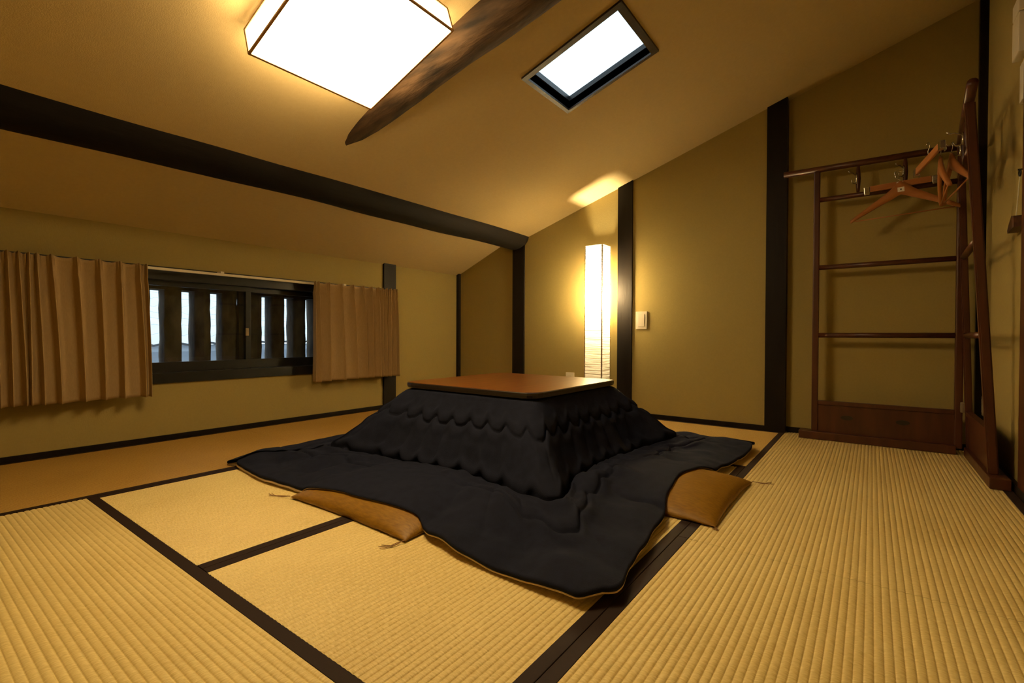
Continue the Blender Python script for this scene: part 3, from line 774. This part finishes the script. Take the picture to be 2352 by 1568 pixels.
# ------------------------------------------------------------------ folding clothes rack
RX = 3.372
def make_rack():
    r = thing('clothes_rack', 'red-brown wooden two-panel folding clothes rack standing in the corner', 'clothes rack', (RX, -.05, 0))
    # panel against the back wall -------------------------------------------------
    yl, yr = .267, -.362
    def bar(name, p, q, rad, m='rack', smooth=True): return part(name, tube([p, q], rad, 12), m, r, smooth)
    part('post', box(RX-.016, RX+.016, yl-.016, yl+.016, .048, 1.575, .006), 'rack', r)
    part('post', box(RX-.017, RX+.017, yr-.016, yr+.016, .030, 1.57, .006), 'rack', r)
    bar('top_bar', (RX, .440, 1.590), (RX, yr-.02, 1.582), [.018, .018])
    for z in (1.408, 1.010, .612): bar('rail', (RX, yl-.012, z), (RX, yr+.012, z), .0145)
    part('panel_rail', box(RX-.014, RX+.014, yr+.016, yl-.016, .205, .228, .003), 'rack', r)
    pb = part('bottom_panel', box(RX-.006, RX+.006, yr+.016, yl-.016, .045, .206), 'rack', r)
    for yy in (.11, -.14): part('motif', prism([(yy+.030*math.cos(a*pi/8), .138+.013*math.sin(a*pi/8)) for a in range(16)], 'x', RX-.0075, RX-.005), 'edge', pb)
    part('plinth', box(3.336, 3.418, yr+.010, .345, .0015, .046, .004), 'rack', r)
    # panel along the rack wall, leaning a little into the room -------------------
    def lean(z, f): return -.405 + (.052+.038*f)*z/1.6        # f = 0 at the hinge, 1 at the free post
    xh, xf = 3.336, 2.745
    def P(f, z): return (xh+(xf-xh)*f, lean(z, f), z)
    def leanpost(f, z0, z1, rad):
        bm = bmesh.new(); V = []
        for z in (z0, z1):
            x, y, _ = P(f, z)
            for dx, dy in ((-rad, -rad), (rad, -rad), (rad, rad), (-rad, rad)): V.append(bm.verts.new((x+dx, y+dy, z)))
        for q in ((3, 2, 1, 0), (4, 5, 6, 7), (0, 1, 5, 4), (1, 2, 6, 5), (2, 3, 7, 6), (3, 0, 4, 7)): bm.faces.new([V[i] for i in q])
        bmesh.ops.bevel(bm, geom=list(bm.edges), offset=.005, segments=2, affect='EDGES')
        return part('post', bm_mesh(bm), 'rack', r)
    leanpost(0, .030, 1.57, .014); leanpost(1, .045, 1.575, .0165)
    a, b = Vector(P(0, 1.583)), Vector(P(1, 1.590)); dd = (b-a).normalized()
    bar('top_bar', tuple(a-dd*.0), tuple(b+dd*.165), .018)
    for z in (1.408, 1.010, .612): bar('rail', P(.02, z), P(.98, z), .0145)
    bm = bmesh.new()
    def lp(z0, z1, th, f0=.02, f1=.98):
        bm = bmesh.new(); V = []
        for z in (z0, z1):
            for f, s in ((f0, -1), (f1, -1), (f1, 1), (f0, 1)):
                x, y, _ = P(f, z); V.append(bm.verts.new((x, y+s*th, z)))
        for q in ((3, 2, 1, 0), (4, 5, 6, 7), (0, 1, 5, 4), (1, 2, 6, 5), (2, 3, 7, 6), (3, 0, 4, 7)): bm.faces.new([V[i] for i in q])
        return bm_mesh(bm)
    part('panel_rail', lp(.205, .228, .013), 'rack', r)
    part('bottom_panel', lp(.045, .206, .006), 'rack', r)
    part('plinth', box(2.665, 3.330, -.443, -.380, .0015, .046, .004), 'rack', r)
    # hinges between the two panels
    for z in (.865, .245): part('hinge', box(3.336, 3.356, -.392, -.366, z-.028, z+.028, .008), 'brass', r, label='pale metal hinge')
    # turned hook struts, each with a double coat hook
    def strut(x, y, dirx, diry, lean_):
        z0, z1 = 1.418, 1.575
        def pt(z): return (x, y+(lean_(z) if lean_ else 0), z)
        s = part('hook_strut', tube([pt(z0+(z1-z0)*f) for f in (0, .2, .5, .8, 1)], [.007, .010, .0125, .010, .007], 12), 'rack', r, True)
        zt = 1.515; x0, y0, _ = pt(zt); o_ = .012
        up_ = [(0, 0), (.014, .004), (.030, .012), (.046, .010), (.060, .020)]
        lo_ = [(0, -.035), (.012, -.046), (.026, -.046), (.034, -.036), (.036, -.026)]
        bm = bmesh.new()
        for prf in (up_, lo_): tube_bm(bm, [(x0+dirx*(o_+a), y0+diry*(o_+a), zt+b) for a, b in prf], .0032, 8)
        tube_bm(bm, [(x0+dirx*o_, y0+diry*o_, zt+.012), (x0+dirx*o_, y0+diry*o_, zt-.045)], .0045, 8)
        part('coat_hook', bm_mesh(bm), 'steel', s, True, label='chrome double coat hook')
    for y in (.070, -.137): strut(RX, y, -.8, .6, None)
    for f in (.33, .62):
        x = xh+(xf-xh)*f
        strut(x, 0, -.25, .97, lambda z, f=f: lean(z, f))
make_rack()

# ------------------------------------------------------------------ clothes hangers
def hanger_mesh(W=.225, drop=.135, th=.010):
    # wooden shaped hanger in the local yz plane, apex at z = 0
    bm = bmesh.new(); secs = []
    for i in range(-14, 15):
        f = abs(i)/14; y = W*i/14
        z = -drop*(f**1.12) - .012 + .012*math.exp(-(f/.16)**2)
        wdt = .019*(1-f)+.0085+.008*math.exp(-(f/.2)**2)
        xo = -.018*f*f
        secs.append([bm.verts.new((xo+a*th*.9, y, z+b*wdt)) for a, b in ((-.7, -1), (.7, -1), (1, 0), (.7, 1), (-.7, 1), (-1, 0))])
    for A, B in zip(secs, secs[1:]):
        for k in range(6): bm.faces.new((A[k], A[(k+1) % 6], B[(k+1) % 6], B[k]))
    bm.faces.new(secs[0][::-1]); bm.faces.new(secs[-1])
    return bm_mesh(bm)
def hook_mesh(h=.085, r=.020):
    P = [(0, 0, -.004), (0, 0, h-2*r)]
    for k in range(0, 11):
        a = -pi*.5 + pi*1.25*k/10
        P.append((0, r*math.cos(a), h-r+r*math.sin(a)))
    P = [P[0], P[1]] + [(0, .75*r*(1-.0), h-2*r+.004)] + P[3:]
    return tube([P[0], P[1]]+[(0, r*math.cos(-pi/2+pi*1.3*k/12), h-r+r*math.sin(-pi/2+pi*1.3*k/12)) for k in range(1, 13)], .0017, 7)
def tag_parts(r, x, y, z):
    t = obj('paper_tag', box(x-.0012, x, y-.014, y+.014, z-.012, z+.012), 'paper', r)
    obj('tag_mark', box(x-.0018, x-.0011, y-.003, y+.003, z-.004, z+.004), 'ink', t)
def place(r, loc, rz, rx=0): r.location = loc; r.rotation_euler = (rx, 0, rz)
G = 'wooden clothes hangers on the rack'
def make_shaped(label, loc, rz, rx=0, tagged=True):
    r = thing('clothes_hanger', label, 'hanger', (0, 0, 0), G)
    obj('wooden_arms', hanger_mesh(), 'hanger', r, True)
    obj('trouser_bar', tube([(-.015, -.205, -.146), (-.015, .205, -.146)], .0032, 8), 'hanger', r, True)
    obj('hook', hook_mesh(), 'steel', r, True)
    if tagged: tag_parts(r, -.011, 0, -.012)
    place(r, loc, rz, rx); return r
def make_clip(label, loc, rz, rx=0):
    r = thing('clip_hanger', label, 'hanger', (0, 0, 0), G)
    obj('wooden_bar', box(-.007, .007, -.130, .130, -.016, .016, .004), 'hanger', r)
    for s in (-1, 1):
        c = obj('clip', box(-.011, .011, s*.143-.013, s*.143+.013, -.024, .014, .003), 'steel', r)
        obj('clip_jaw', box(-.013, -.010, s*.143-.011, s*.143+.011, -.030, -.020, .001), 'steel', c)
    obj('hook', hook_mesh(.08), 'steel', r, True)
    tag_parts(r, -.0075, 0, 0)
    place(r, loc, rz, rx); return r
make_clip('straight wooden hanger with two metal clips and a white tag', (3.316, -.113, 1.420), 0.05, math.radians(-3))
make_shaped('shaped wooden hanger with white tag hanging below the clip hanger', (3.294, -.116, 1.396), 0.02, math.radians(-3))
make_shaped('shaped wooden hanger nearest the corner on the leaning rack panel', (3.030, -.290, 1.425), pi/2+.10, 0.02)
make_shaped('shaped wooden hanger on the leaning rack panel, overlapping the clip hanger there', (2.985, -.248, 1.405), pi/2-.03, -.02)
make_clip('straight clip hanger turned edge-on at the leaning rack panel', (2.985, -.205, 1.437), pi/2+.25, .12)

# ------------------------------------------------------------------ things on the wall by the door post
b = thing('intercom_box', 'slim ivory wall unit high beside the door post', 'wall unit', (2.72, YC, 1.83))
part('upper_cover', box(2.665, 2.77, YC, YC+.028, 1.862, 1.925, .004), 'plastic', b)
part('lower_cover', box(2.665, 2.77, YC, YC+.028, 1.705, 1.858, .004), 'plastic', b)
p = thing('wall_thermostat', 'flat cream wall plate beneath the ivory wall unit', 'wall plate', (2.70, YC, 1.6))
part('back_plate', box(2.645, 2.73, YC, YC+.008, 1.52, 1.68, .002), 'plastic', p)
part('front_cover', box(2.650, 2.705, YC+.007, YC+.016, 1.515, 1.66, .002), 'paper', p)
h = thing('hanging_ornament', 'dark wooden wedge ornament hung on a pale cord beside the door post', 'ornament', (2.70, YC+.02, 1.1))
part('ring', tube([(2.70+.012*math.cos(a*pi/6), YC+.012, 1.245+.012*math.sin(a*pi/6)) for a in range(13)], .0035, 8), 'iron', h, True)
part('ring_nail', tube([(2.70, YC-.002, 1.258), (2.70, YC+.018, 1.258)], .003, 8), 'iron', h)
part('cord', tube([(2.70, YC+.012, 1.236), (2.705, YC+.020, 1.075)], .0018, 6), 'cord', h)
part('wedge', prism([(2.655, 1.03), (2.765, 1.022), (2.775, 1.034), (2.735, 1.062), (2.70, 1.080), (2.665, 1.074)], 'y', YC+.004, YC+.034), 'orna', h)
